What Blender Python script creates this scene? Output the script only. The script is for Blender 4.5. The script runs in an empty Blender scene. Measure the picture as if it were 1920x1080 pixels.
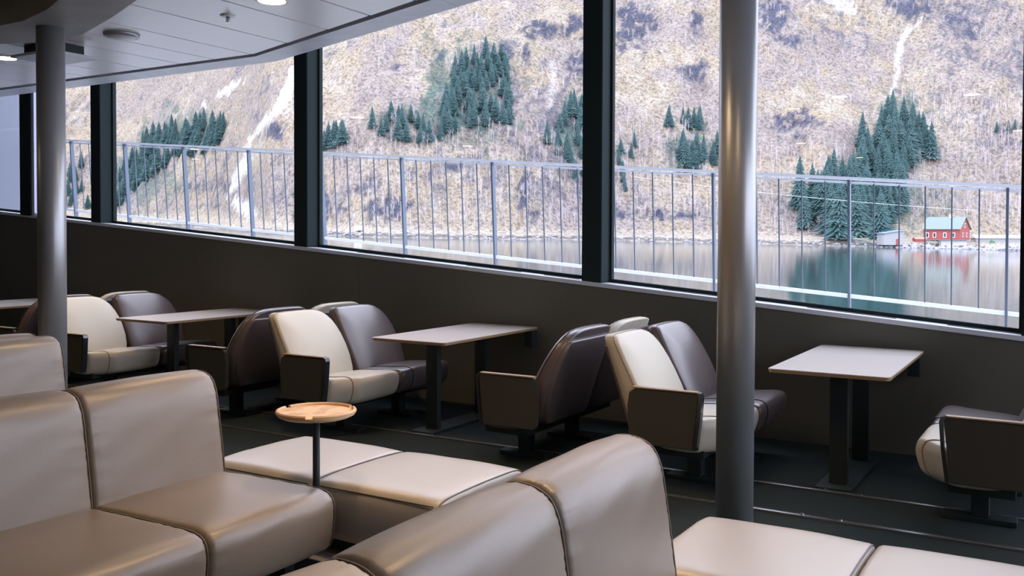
import bpy, bmesh, math, random
import numpy as np
from mathutils import Vector, Matrix
random.seed(7)
S = bpy.context.scene
COL = S.collection

# ------------------------------------------------------------------ camera
cam_d = bpy.data.cameras.new('camera'); cam = bpy.data.objects.new('camera', cam_d); COL.objects.link(cam)
F_PX, CY = 1745.845, 480.877
PIT, ROLL, YAW = 0.0231840136, 0.00400194123, 0.538926244
fw = Vector((-math.sin(YAW)*math.cos(PIT), math.cos(YAW)*math.cos(PIT), -math.sin(PIT)))
r0 = Vector((math.cos(YAW), math.sin(YAW), 0)); u0 = r0.cross(fw)
rt = math.cos(ROLL)*r0 + math.sin(ROLL)*u0; up = -math.sin(ROLL)*r0 + math.cos(ROLL)*u0
CAMPOS = Vector((0, 0, 1.6))
cam.matrix_world = Matrix(((rt.x, up.x, -fw.x, 0), (rt.y, up.y, -fw.y, 0), (rt.z, up.z, -fw.z, 1.6), (0, 0, 0, 1)))
cam_d.sensor_width = 36; cam_d.lens = F_PX/1920*36; cam_d.shift_y = -(540-CY)/1920
cam_d.clip_start = 0.05; cam_d.clip_end = 5000
S.camera = cam

# ------------------------------------------------------------------ world, sun, exposure
SKY = 5.0
w = bpy.data.worlds.new('overcast_sky'); S.world = w; w.use_nodes = True
bg = w.node_tree.nodes['Background']; bg.inputs[0].default_value = (0.79, 0.83, 1.0, 1); bg.inputs[1].default_value = SKY
sd = bpy.data.lights.new('sun', 'SUN'); sd.energy = 2.5; sd.angle = 0.12; sd.color = (1, .93, .82)
sun = bpy.data.objects.new('sun', sd); COL.objects.link(sun)
sun.rotation_euler = Vector((-1.25, -0.03, 0.95)).to_track_quat('Z', 'Y').to_euler()
S.view_settings.view_transform = 'Standard'; S.view_settings.look = 'None'
S.view_settings.exposure = 0.08; S.view_settings.gamma = 1.0; S.view_settings.use_curve_mapping = False

# ------------------------------------------------------------------ materials
def sr(r, g, b):
    f = lambda c: (c/255/12.92) if c/255 <= .04045 else ((c/255+.055)/1.055)**2.4
    return (f(r), f(g), f(b), 1)
def mat(name, col, rough=.5, metal=0, spec=.5, coat=0, coat_r=.2, bump=None, var=None, sheen=0):
    """bump=(scale,strength,dist)   var=(scale, colour2, lo, hi)"""
    m = bpy.data.materials.new(name); m.use_nodes = True; nt = m.node_tree; N = nt.nodes; L = nt.links
    b = N['Principled BSDF']
    b.inputs['Base Color'].default_value = col if len(col) == 4 else (*col, 1)
    b.inputs['Roughness'].default_value = rough; b.inputs['Metallic'].default_value = metal
    b.inputs['Specular IOR Level'].default_value = spec
    b.inputs['Coat Weight'].default_value = coat; b.inputs['Coat Roughness'].default_value = coat_r
    if sheen: b.inputs['Sheen Weight'].default_value = sheen
    tc = N.new('ShaderNodeTexCoord')
    if bump:
        n = N.new('ShaderNodeTexNoise'); n.inputs['Scale'].default_value = bump[0]; n.inputs['Detail'].default_value = 5
        L.new(tc.outputs['Object'], n.inputs['Vector'])
        bp = N.new('ShaderNodeBump'); bp.inputs['Strength'].default_value = bump[1]; bp.inputs['Distance'].default_value = bump[2]
        L.new(n.outputs['Fac'], bp.inputs['Height']); L.new(bp.outputs[0], b.inputs['Normal'])
    if var:
        n = N.new('ShaderNodeTexNoise'); n.inputs['Scale'].default_value = var[0]; n.inputs['Detail'].default_value = 6
        L.new(tc.outputs['Object'], n.inputs['Vector'])
        cr = N.new('ShaderNodeValToRGB'); cr.color_ramp.elements[0].position = var[2]; cr.color_ramp.elements[1].position = var[3]
        cr.color_ramp.elements[0].color = col if len(col) == 4 else (*col, 1); cr.color_ramp.elements[1].color = (*var[1][:3], 1)
        L.new(n.outputs['Fac'], cr.inputs[0]); L.new(cr.outputs[0], b.inputs['Base Color'])
    return m
def wood(name, c1, c2, rough=.35, sc=(1.2, 14, 14), rings=False, spec=.5):
    m = mat(name, c1, rough, spec=spec); nt = m.node_tree; N = nt.nodes; L = nt.links; b = N['Principled BSDF']
    tc = N.new('ShaderNodeTexCoord'); mp = N.new('ShaderNodeMapping'); mp.inputs['Scale'].default_value = sc
    L.new(tc.outputs['Object'], mp.inputs[0])
    wv = N.new('ShaderNodeTexWave'); wv.inputs['Scale'].default_value = 1.0 if not rings else 1.6
    wv.wave_type = 'RINGS' if rings else 'BANDS'; wv.bands_direction = 'Y' if not rings else 'Y'
    if rings: wv.rings_direction = 'Y'
    wv.inputs['Distortion'].default_value = 7 if rings else 5; wv.inputs['Detail'].default_value = 3; wv.inputs['Detail Scale'].default_value = 1.3
    L.new(mp.outputs[0], wv.inputs[0])
    cr = N.new('ShaderNodeValToRGB'); cr.color_ramp.elements[0].color = c1; cr.color_ramp.elements[1].color = c2
    cr.color_ramp.elements[0].position = .25
    L.new(wv.outputs['Fac'], cr.inputs[0]); L.new(cr.outputs[0], b.inputs['Base Color'])
    return m
M = {}
M['taupe'] = mat('taupe_leather', (.225, .180, .135), .40, spec=.5, bump=(90, .10, .004), var=(2.5, (.20, .159, .118), .35, .7), coat=.5, coat_r=.38)
M['taupe_lit'] = mat('window_lit_taupe_leather', (.37, .35, .32), .40, spec=.5, bump=(90, .10, .004), coat=.6, coat_r=.36)  # same leather as the sofas, lightened for window light on the benches
M['cream_l'] = mat('light_cream_leather', (.60, .47, .33), .38, spec=.5, bump=(90, .10, .004), coat=.1)
M['seam'] = mat('leather_piping', (.10, .075, .055), .45)
M['cream'] = mat('cream_leather', (.59, .54, .44), .42, spec=.45, bump=(120, .06, .003))
M['brown'] = mat('dark_brown_leather', (.115, .088, .088), .33, spec=.6, bump=(120, .06, .003), coat=.5, coat_r=.35)
M['seam_c'] = mat('cream_piping', (.30, .22, .14), .5)
M['seam_b'] = mat('brown_piping', (.03, .022, .02), .5)
M['panel'] = mat('dark_laminate', (.050, .050, .043), .5, spec=.3)
M['black'] = mat('black_powder_coat', (.020, .029, .031), .5, spec=.3)
M['edge'] = mat('dark_glossy_edge', (.02, .022, .026), .18, spec=.8)
M['dado'] = mat('dark_brown_wall_panel', (.135, .127, .105), .65, spec=.2, var=(1.2, (.122, .115, .095), .3, .7))
M['frame'] = mat('black_green_frame', (.022, .031, .032), .8, spec=.08)
M['sill'] = mat('brushed_grey_sill', (.66, .69, .76), .35, metal=0, spec=.8)
M['wing'] = mat('painted_bulkhead', (.16, .175, .23), .6)
M['frame_lt'] = mat('blue_grey_lacquer', (.55, .60, .75), .45)
M['steel'] = mat('brushed_steel_paint', (.36, .37, .385), .36, metal=.55, spec=.5, bump=(60, .02, .002))
M['white_p'] = mat('perforated_white_panel', (.40, .38, .40), .38, spec=.8, coat=1, coat_r=.33)
M['fascia'] = mat('grey_linen_fascia', (.55, .55, .61), .4, spec=.6, coat=.6, coat_r=.35, var=(6, (.46, .46, .53), .35, .65))
M['beam'] = mat('grey_beam_board', (.42, .42, .42), .5, coat=.25, coat_r=.4, var=(4, (.35, .35, .35), .35, .65))
M['carpet'] = mat('dark_carpet', (.024, .034, .033), .95, bump=(300, .8, .01), var=(160, (.036, .046, .046), .35, .65), spec=.1)
M['carpet2'] = mat('blue_grey_carpet', (.10, .115, .18), .95, bump=(300, .8, .01), var=(160, (.22, .24, .34), .35, .65), spec=.1)
M['vinyl'] = mat('pale_vinyl_strip', (.75, .73, .75), .35)
M['laminate'] = wood('pale_ash_laminate', (.58, .53, .49, 1), (.52, .46, .42, 1), .32, (.8, 9, 9))
M['oak_edge'] = wood('oak_edge', (.36, .24, .13, 1), (.27, .17, .09, 1), .4, (2, 20, 60))
M['oak'] = wood('carved_oak', (.74, .52, .31, 1), (.55, .36, .20, 1), .45, (9, 5, 9), rings=True)
M['oakrim'] = mat('oak_rim', (.66, .46, .27), .4, var=(12, (.56, .37, .20), .3, .7))
M['galv'] = mat('shaded_galvanised_bar', (.10, .13, .18), .5, metal=.2)  # railing metal darkened for the shade on its ship side
M['galv_lit'] = mat('sky_lit_galvanised_rail', (.80, .84, .92), .4)  # same railing metal, whitened for the sky light on the rails
M['white'] = mat('white_plastic', (.7, .7, .72), .3)
M['chrome'] = mat('satin_metal', (.5, .52, .55), .25, metal=.9)
M['roomwall'] = mat('dim_room_wall', (.04, .036, .033), .7)
M['void'] = mat('dark_soffit', (.05, .052, .055), .7)
M['deck'] = mat('light_bounce_deck', (.78, .80, .82), .5)  # unseen deck made pale to bounce light up onto the ceiling
def emis(name, col, st):
    m = bpy.data.materials.new(name); m.use_nodes = True; nt = m.node_tree
    e = nt.nodes.new('ShaderNodeEmission'); e.inputs[0].default_value = (*col, 1); e.inputs[1].default_value = st
    nt.links.new(e.outputs[0], nt.nodes['Material Output'].inputs[0]); return m
M['lamp'] = emis('lamp_lens', (1, .74, .40), 30)
def glassmat():
    m = bpy.data.materials.new('window_glass'); m.use_nodes = True; nt = m.node_tree; N = nt.nodes; L = nt.links
    N.remove(N['Principled BSDF'])
    t = N.new('ShaderNodeBsdfTransparent'); t.inputs[0].default_value = (.97, .985, 1, 1)
    g = N.new('ShaderNodeBsdfGlossy'); g.inputs['Roughness'].default_value = 0.0
    fr = N.new('ShaderNodeFresnel'); ge = N.new('ShaderNodeNewGeometry'); mr = N.new('ShaderNodeMapRange')
    mr.inputs[3].default_value = 1.5; mr.inputs[4].default_value = 1/1.5; L.new(ge.outputs['Backfacing'], mr.inputs[0]); L.new(mr.outputs[0], fr.inputs[0])   # the same index from either side of the thin pane
    mx = N.new('ShaderNodeMixShader'); L.new(fr.outputs[0], mx.inputs[0]); L.new(t.outputs[0], mx.inputs[1]); L.new(g.outputs[0], mx.inputs[2])
    L.new(mx.outputs[0], N['Material Output'].inputs[0]); return m
M['glass'] = glassmat()
# perforation: rows of tiny holes across the ceiling panels
def perforate(m):
    nt = m.node_tree; N = nt.nodes; L = nt.links; b = N['Principled BSDF']
    tc = N.new('ShaderNodeTexCoord'); v = N.new('ShaderNodeTexVoronoi'); v.inputs['Scale'].default_value = 55; v.inputs['Randomness'].default_value = 0
    L.new(tc.outputs['Object'], v.inputs['Vector'])
    cr = N.new('ShaderNodeValToRGB'); cr.color_ramp.elements[0].position = .22; cr.color_ramp.elements[1].position = .3
    cr.color_ramp.elements[0].color = (.66, .63, .65, 1); cr.color_ramp.elements[1].color = (.93, .89, .91, 1)
    L.new(v.outputs['Distance'], cr.inputs[0]); L.new(cr.outputs[0], b.inputs['Base Color'])
perforate(M['white_p'])

# ------------------------------------------------------------------ helpers
def link(name, me, m, parent=None, smooth=True):
    o = bpy.data.objects.new(name, me); COL.objects.link(o)
    if m is not None: me.materials.append(m)
    if parent is not None: o.parent = parent
    if smooth:
        for p in me.polygons: p.use_smooth = True
    return o
def obj(name, bm, m, parent=None, smooth=False, recalc=True):
    if recalc: bmesh.ops.recalc_face_normals(bm, faces=bm.faces)
    me = bpy.data.meshes.new(name); bm.to_mesh(me); bm.free()
    return link(name, me, m, parent, smooth)
def tag(o, label=None, cat=None, group=None, kind=None):
    if label: o['label'] = label
    if cat: o['category'] = cat
    if group: o['group'] = group
    if kind: o['kind'] = kind
    return o
def empty(name, loc=(0, 0, 0), label=None, cat=None, group=None, rz=0):
    o = bpy.data.objects.new(name, None); COL.objects.link(o); o.location = loc; o.rotation_euler = (0, 0, rz)
    o.empty_display_size = .1
    return tag(o, label, cat, group)
def copy_tree(o, parent=None):
    c = o.copy(); COL.objects.link(c)
    if parent is not None: c.parent = parent
    for ch in list(o.children): copy_tree(ch, c)
    return c
def box(bm, x0, x1, y0, y1, z0, z1, bev=0, seg=2):
    t = bmesh.new(); bmesh.ops.create_cube(t, size=1)
    for v in t.verts: v.co = Vector(((x0+x1)/2+v.co.x*(x1-x0), (y0+y1)/2+v.co.y*(y1-y0), (z0+z1)/2+v.co.z*(z1-z0)))
    if bev: bmesh.ops.bevel(t, geom=t.edges[:], offset=bev, segments=seg, profile=.7, affect='EDGES')
    join(bm, t); return bm
def join(bm, t):
    me = bpy.data.meshes.new('t'); t.to_mesh(me); t.free(); bm.from_mesh(me); bpy.data.meshes.remove(me)
def prism(bm, poly, z0, z1, bev=0):
    """poly: list of (x,y); z0/z1 numbers or functions of x"""
    fz0 = z0 if callable(z0) else (lambda x: z0); fz1 = z1 if callable(z1) else (lambda x: z1)
    a = [bm.verts.new((x, y, fz0(x))) for x, y in poly]; b = [bm.verts.new((x, y, fz1(x))) for x, y in poly]
    n = len(poly); bm.faces.new(a[::-1]); bm.faces.new(b)
    for i in range(n): bm.faces.new((a[i], a[(i+1) % n], b[(i+1) % n], b[i]))
    return bm
def cyl(bm, x, y, z0, z1, r, n=32, r2=None, caps=True):
    r2 = r if r2 is None else r2
    a = [bm.verts.new((x+r*math.cos(2*math.pi*i/n), y+r*math.sin(2*math.pi*i/n), z0)) for i in range(n)]
    b = [bm.verts.new((x+r2*math.cos(2*math.pi*i/n), y+r2*math.sin(2*math.pi*i/n), z1)) for i in range(n)]
    for i in range(n): bm.faces.new((a[i], a[(i+1) % n], b[(i+1) % n], b[i]))
    if caps: bm.faces.new(a[::-1]); bm.faces.new(b)
    return bm
def lathe(bm, prof, x=0, y=0, n=48):
    """prof list (r,z), open"""
    rings = []
    for r, z in prof:
        rings.append([bm.verts.new((x+r*math.cos(2*math.pi*i/n), y+r*math.sin(2*math.pi*i/n), z)) for i in range(n)])
    for a, b in zip(rings[:-1], rings[1:]):
        for i in range(n): bm.faces.new((a[i], a[(i+1) % n], b[(i+1) % n], b[i]))
    bm.faces.new(rings[0][::-1]); bm.faces.new(rings[-1]); return bm
def tube(bm, pts, r, n=8, closed=False):
    pts = [Vector(p) for p in pts]; rings = []; K = len(pts)
    for i, p in enumerate(pts):
        a = pts[(i-1) % K] if (closed or i > 0) else p; b = pts[(i+1) % K] if (closed or i < K-1) else p
        d = (b-a).normalized(); h = Vector((0, 0, 1)) if abs(d.z) < .9 else Vector((1, 0, 0))
        s = d.cross(h).normalized(); t = d.cross(s).normalized()
        rings.append([bm.verts.new(p+r*(math.cos(2*math.pi*k/n)*s+math.sin(2*math.pi*k/n)*t)) for k in range(n)])
    rng = range(K if closed else K-1)
    for i in rng:
        A, B = rings[i], rings[(i+1) % K]
        for k in range(n): bm.faces.new((A[k], A[(k+1) % n], B[(k+1) % n], B[k]))
    if not closed: bm.faces.new(rings[0][::-1]); bm.faces.new(rings[-1])
    return bm
def chaikin(pts, it=2):
    P = [Vector(p) for p in pts]
    for _ in range(it):
        Q = []
        for i in range(len(P)):
            a, b = P[i], P[(i+1) % len(P)]; Q += [a*.78+b*.22, a*.22+b*.78]
        P = Q
    return P
def densify(P, step):
    Q = []
    for i in range(len(P)):
        a, b = P[i], P[(i+1) % len(P)]; n = max(1, int((b-a).length/step))
        for k in range(n): Q.append(a+(b-a)*k/n)
    return Q
def normals2(P):
    A = sum(P[i].x*P[(i+1) % len(P)].y-P[(i+1) % len(P)].x*P[i].y for i in range(len(P)))
    s = 1 if A > 0 else -1; R = []
    for i in range(len(P)):
        d = (P[(i+1) % len(P)]-P[i-1]); R.append(Vector((d.y, -d.x)).normalized()*s)
    return R
def hsh(i, j=0):
    v = math.sin(i*12.9898+j*78.233)*43758.5453; return v-math.floor(v)
def loaf(prof, y0, y1, r=.03, puff=.008, seed=0, nj=18, crease=0.0, it=2):
    """upholstered cushion: closed (x,z) profile swept along y with rounded, pinched ends"""
    bm = bmesh.new(); P = densify(chaikin(prof, it), .035); Nn = normals2(P)
    ys = []
    for k in range(6): a = k/5*math.pi/2; ys.append((y0+r*(1-math.cos(a)), r*(1-math.sin(a))))
    for k in range(1, nj): ys.append((y0+r+(y1-y0-2*r)*k/nj, 0))
    for k in range(5, -1, -1): a = k/5*math.pi/2; ys.append((y1-r*(1-math.cos(a)), r*(1-math.sin(a))))
    rings = []
    for (y, ins) in ys:
        t = (y-y0)/(y1-y0); bul = puff*(1-abs(2*t-1)**3)
        ring = []
        for i, (p, n) in enumerate(zip(P, Nn)):
            e = min(t, 1-t)*(y1-y0)
            wr = crease*math.exp(-e/.05)*math.sin(i*1.9+seed*3+math.sin(i*.7+seed)*2)
            wv = .0012*math.sin(y*17+i*.35+seed)*math.sin(i*.21+seed*2)
            q = p+n*(bul-ins+wr+wv*(0 if ins > 0 else 1)); ring.append(bm.verts.new((q.x, y, q.y)))
        rings.append(ring)
    n = len(P)
    for a, b in zip(rings[:-1], rings[1:]):
        for i in range(n): bm.faces.new((a[i], a[(i+1) % n], b[(i+1) % n], b[i]))
    bm.faces.new(rings[0][::-1]); bm.faces.new(rings[-1])
    return bm
def loaf_pipe(prof, y, r=.0045, off=.0, it=2):
    P = densify(chaikin(prof, it), .035); Nn = normals2(P)
    return tube(bmesh.new(), [(p.x+n.x*off, y, p.y+n.y*off) for p, n in zip(P, Nn)], r, 6, True)
def loft(rings, name_caps=True):
    bm = bmesh.new(); R = [[bm.verts.new(p) for p in ring] for ring in rings]; n = len(R[0])
    for a, b in zip(R[:-1], R[1:]):
        for i in range(n): bm.faces.new((a[i], a[(i+1) % n], b[(i+1) % n], b[i]))
    bm.faces.new(R[0][::-1]); bm.faces.new(R[-1]); return bm
def rrect(x0, x1, y0, y1, r, n=6):
    out = []
    for cx, cy, a0 in ((x1-r, y1-r, 0), (x0+r, y1-r, 90), (x0+r, y0+r, 180), (x1-r, y0+r, 270)):
        for k in range(n+1):
            a = math.radians(a0+90*k/n); out.append((cx+r*math.cos(a), cy+r*math.sin(a)))
    return out

# ================================================================== LARGE STRUCTURE
K = .962                                   # window wall stands at Y = 7.33
YW = 7.62*K; YG = 7.8*K+.02
def zs(t):                                  # height of the sill, rising with the ship's sheer towards the bow
    t = t/K; return 1.6+(.864+.0855*t-.00045*t*t-1.6)*K
def zsx(x): return zs(-x)
XL, XR, YB = -17.0, 6.0, -9.5
CE = 3.23
def edgeY(x):
    x0 = -6.363; return 6.12 if x < x0 else 6.12-.336*(x-x0)
bm = bmesh.new(); box(bm, XL, XR, YB, YW+.3, -.1, 0)
tag(obj('floor', bm, M['carpet']), kind='structure')
bm = bmesh.new(); box(bm, -3.3, -2.35, 3.19, 3.75, .0, .097)
tag(obj('trim_1', bm, M['carpet2']), kind='structure')
bm = bmesh.new(); box(bm, -3.3, -2.35, 3.188, 3.29, .097, .102); box(bm, -3.3, -2.35, 3.292, 3.76, .097, .102)
tag(obj('trim_30', bm, M['vinyl']), kind='structure')
bm = bmesh.new(); box(bm, -3.9, -2.0, .6, 3.188, 0, .003)
tag(obj('trim_31', bm, M['carpet2']), kind='structure')
for nm, a in (('wall_left', (XL-.1, XL, YB, YW, 0, 5.2)), ('wall_back', (XL, XR, YB-.1, YB, 0, 3.4))):
    bm = bmesh.new(); box(bm, *a); tag(obj(nm, bm, M['roomwall']), kind='structure')
# window-side wall under the sill, with sloping top, and fine panel joints
bm = bmesh.new(); xs = [XL+i*1.2 for i in range(int((XR-XL)/1.2)+1)]+[XR]
for a, b in zip(xs[:-1], xs[1:]):
    prism(bm, [(a+.0007, YW), (b-.0007, YW), (b-.0007, YG+.12), (a+.0007, YG+.12)], 0, lambda x: zsx(x)-.035)
tag(obj('wall_front', bm, M['dado']), kind='structure')
bm = bmesh.new(); xs = [XL+i*.6 for i in range(int((XR-XL)/.6)+1)]
for a, b in zip(xs[:-1], xs[1:]):
    prism(bm, [(a, YW-.012), (b, YW-.012), (b, YG+.1), (a, YG+.1)], lambda x: zsx(x)-.035, zsx)
bmesh.ops.remove_doubles(bm, verts=bm.verts, dist=1e-4)
tag(obj('trim_2', bm, M['sill']), kind='structure')
# narrow air slots let into the sill, two per bay
k = 3
for (a, b) in ((-2.95, -2.30), (-1.75, -1.1), (-.75, -.1), (-4.95, -4.35), (-4.1, -3.75), (-6.3, -5.7)):
    bm = bmesh.new(); prism(bm, [(a, YG-.10), (b, YG-.10), (b, YG-.075), (a, YG-.075)], lambda x: zsx(x)-.002, lambda x: zsx(x)+.003)
    tag(obj('trim_%d' % k, bm, M['frame']), kind='structure'); k += 1
# mullions
mull = [-18.15*K, -14.57*K, -10.975*K, -7.382*K, -3.819*K, -.284*K, 3.28*K]
ZT = 5.0
for x in mull[2:]:
    bm = bmesh.new(); prism(bm, [(x, YW+.005), (x+.19, YW+.005), (x+.19, YG+.05), (x, YG+.05)], lambda q: zsx(q)-.01, ZT)
    bmesh.ops.bevel(bm, geom=[e for e in bm.edges if abs(e.verts[0].co.z-e.verts[1].co.z) > 1], offset=.006, segments=2, affect='EDGES')
    tag(obj('trim_%d' % k, bm, M['frame']), kind='structure'); k += 1
# windows: thin frame and pane per bay
bays = [(-11.72, mull[2])]+[(mull[i]+.19, mull[i+1]) for i in range(2, 6)]+[(mull[6]+.19, XR)]
for i, (a, b) in enumerate(bays):
    fr = bmesh.new(); t = .022
    prism(fr, [(a, YG-.02), (b, YG-.02), (b, YG+.03), (a, YG+.03)], zsx, lambda x: zsx(x)+.03)
    prism(fr, [(a, YG-.02), (a+t, YG-.02), (a+t, YG+.03), (a, YG+.03)], lambda x: zsx(x)+.03, ZT)
    prism(fr, [(b-t, YG-.02), (b, YG-.02), (b, YG+.03), (b-t, YG+.03)], lambda x: zsx(x)+.03, ZT)
    wo = tag(obj('window_%d' % (i+1), fr, M['frame']), kind='structure')
    g = bmesh.new(); prism(g, [(a+t, YG), (b-t, YG), (b-t, YG+.008), (a+t, YG+.008)], lambda x: zsx(x)+.03, ZT)
    # single-sided thin pane so reflections stay crisp
    g.free(); g = bmesh.new()
    vs = [g.verts.new((a+t, YG, zsx(a+t)+.03)), g.verts.new((b-t, YG, zsx(b-t)+.03)), g.verts.new((b-t, YG, ZT)), g.verts.new((a+t, YG, ZT))]
    g.faces.new(vs); obj('pane', g, M['glass'], wo)
# assumed end wall opening on the right, out of view, sized for side light
wr = bmesh.new(); box(wr, XR, XR+.1, YB, YW+.2, 0, 1.2); box(wr, XR, XR+.1, YB, 1.5, 1.2, 3.4)
for y in (1.5, 4.5, YW): box(wr, XR, XR+.1, y, y+.12, 1.2, ZT)
tag(obj('wall_right', wr, M['dado']), kind='structure')
# far left: broad dark jamb, a further window and, outside it, the ship's painted wing bulkhead
bm = bmesh.new(); prism(bm, [(-12.03, YW-.02), (-11.80, YW-.02), (-11.80, YG+.05), (-12.03, YG+.05)], lambda x: zsx(x)-.01, ZT)
tag(obj('trim_%d' % k, bm, M['frame']), kind='structure'); k += 1
bm = bmesh.new(); prism(bm, [(-11.80, YW), (-11.74, YW), (-11.72, YG+.02), (-11.80, YG+.02)], lambda x: zsx(x)+.0, ZT)
pts = [(-11.80+.17*(1-math.cos(a)), 0+.17*(1-math.sin(a))) for a in [math.radians(q) for q in range(0, 91, 15)]]
for (xa, za), (xb, zb_) in zip(pts[:-1], pts[1:]):
    vs = [bm.verts.new((x, y, zsx(x)+z)) for y in (YW+.01, YG+.01) for x, z in ((xa, za), (xb, zb_))]; bm.faces.new((vs[0], vs[1], vs[3], vs[2]))
tag(obj('trim_%d' % k, bm, M['frame_lt'], recalc=False), kind='structure'); k += 1
wo = bmesh.new(); prism(wo, [(-16, YG-.02), (-12.03, YG-.02), (-12.03, YG+.03), (-16, YG+.03)], zsx, lambda x: zsx(x)+.03)
wo = tag(obj('window_7', wo, M['frame']), kind='structure')
g = bmesh.new(); g.faces.new([g.verts.new(p) for p in ((-16, YG, zsx(-16)+.03), (-12.03, YG, zsx(-12.03)+.03), (-12.03, YG, ZT), (-16, YG, ZT))]); obj('pane', g, M['glass'], wo)
bm = bmesh.new(); pts = [(-17, 8.4), (-14.25, 8.4)]+[(-14.25+.75*math.sin(a), 8.4-.55*(1-math.cos(a))) for a in [math.radians(q) for q in range(12, 91, 13)]]+[(-13.5, 8.9), (-17, 8.9)]
prism(bm, pts, lambda x: zsx(x)-.6, ZT)
tag(obj('outer_bulkhead', bm, M['wing'], smooth=False), kind='structure')
# ceiling: perforated plank panels cut along the fascia line, with open joints between them
xl = [-16.9, -16.4, -15.9, -15.4, -14.9, -14.4, -13.9, -13.4, -12.9, -12.4, -11.8, -11.3, -10.75, -10.25, -9.75, -9.27, -8.80, -8.35, -7.868, -7.352, -6.89, -6.40, -5.76, -5.10, -4.50, -3.94, -3.35, -2.75, -2.15, -1.55, -.95, -.35, .25, .85, 1.45, 2.05, 2.65, 3.25, 3.85, 4.45, 5.05, 5.6, 6.0]
bm = bmesh.new()
for a, b in zip(xl[:-1], xl[1:]):
    g = .011
    poly = [(a+g, YB), (b-g, YB), (b-g, edgeY(b)-.05)]
    if a < -6.363 < b: poly += [(-6.363, 6.12-.05)]
    poly += [(a+g, edgeY(a)-.05)]
    t = bmesh.new(); prism(t, poly, CE, CE+.03); join(bm, t)
tag(obj('ceiling', bm, M['white_p']), kind='structure')
bm = bmesh.new(); prism(bm, [(XL, YB), (XR, YB), (XR, edgeY(XR)), (-6.363, 6.12), (XL, 6.12)], CE+.05, CE+.12)
tag(obj('ceiling_backing', bm, M['panel']), kind='structure')
# fascia band along the ceiling edge in lengths, then bulkhead up to the roof
def outer(x): return edgeY(x)+(.30 if x < -6.4 else .27)
bm = bmesh.new()
for a, b in ((XL, -9.4), (-9.396, -6.40), (-6.40, -3.745), (-3.74, -1.3), (-1.296, 1.1), (1.104, 3.6), (3.604, XR)):
    prism(bm, [(a, edgeY(a)), (b, edgeY(b)), (b, outer(b)), (a, outer(a))], CE-.012, CE+.03)
tag(obj('trim_%d' % k, bm, M['fascia']), kind='structure'); k += 1
bm = bmesh.new()
for a, b in ((XL, -6.363), (-6.363, XR)):
    prism(bm, [(a, outer(a)-.12), (b, outer(b)-.12), (b, outer(b)-.04), (a, outer(a)-.04)], CE+.03, ZT)
tag(obj('wall_upper', bm, M['void']), kind='structure')
bm = bmesh.new(); box(bm, XL, XR+.4, YB, YG+.25, ZT, ZT+.15)
tag(obj('ceiling_upper', bm, M['void']), kind='structure')
# dropped beam board round the left column
bm = bmesh.new()
prism(bm, [(-5.0, 3.80), (-5.55, 4.02), (-6.235, 4.262), (-6.41, 4.255), (-6.77, 4.26), (-7.1, 4.13), (-8.0, 3.72), (-9.5, 3.15), (-9.3, 2.6), (-7.6, 3.25), (-6.48, 3.78), (-6.17, 3.78), (-5.70, 3.66), (-5.42, 3.55), (-4.6, 3.15), (-3.5, 2.6), (-2.2, 1.8), (-1.2, .9), (-.6, 1.5), (-2.2, 2.6), (-3.6, 3.25)], 3.05, CE+.01)
tag(obj('ceiling_beam', bm, M['beam']), kind='structure')
# outer side deck
bm = bmesh.new()
for a, b in ((XL-6, -8), (-8, 0), (0, 8)):
    prism(bm, [(a, YG+.12), (b, YG+.12), (b, 9.25), (a, 9.25)], lambda x: .55-.0785*x, lambda x: .75-.0785*x)
tag(obj('outer_deck', bm, M['deck']), kind='structure')

# columns
for (x, y, zt, lab) in ((-6.2, 4.0, 3.055, 'round brushed steel column at the left, meeting the ceiling beam'),
                        (-1.44, 4.62, 3.245, 'large round brushed steel column standing behind the bench at the right')):
    c = empty('column', (x, y, 0), lab, 'column')
    b = bmesh.new(); cyl(b, 0, 0, 0, zt, .094, 64); o = obj('shaft', b, M['steel'], c, smooth=True)
    for p in o.data.polygons: p.use_smooth = abs(p.normal.z) < .5
    b = bmesh.new(); cyl(b, 0, 0, 0, .03, .125, 48, .105); obj('base_ring', b, M['black'], c)

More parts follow.
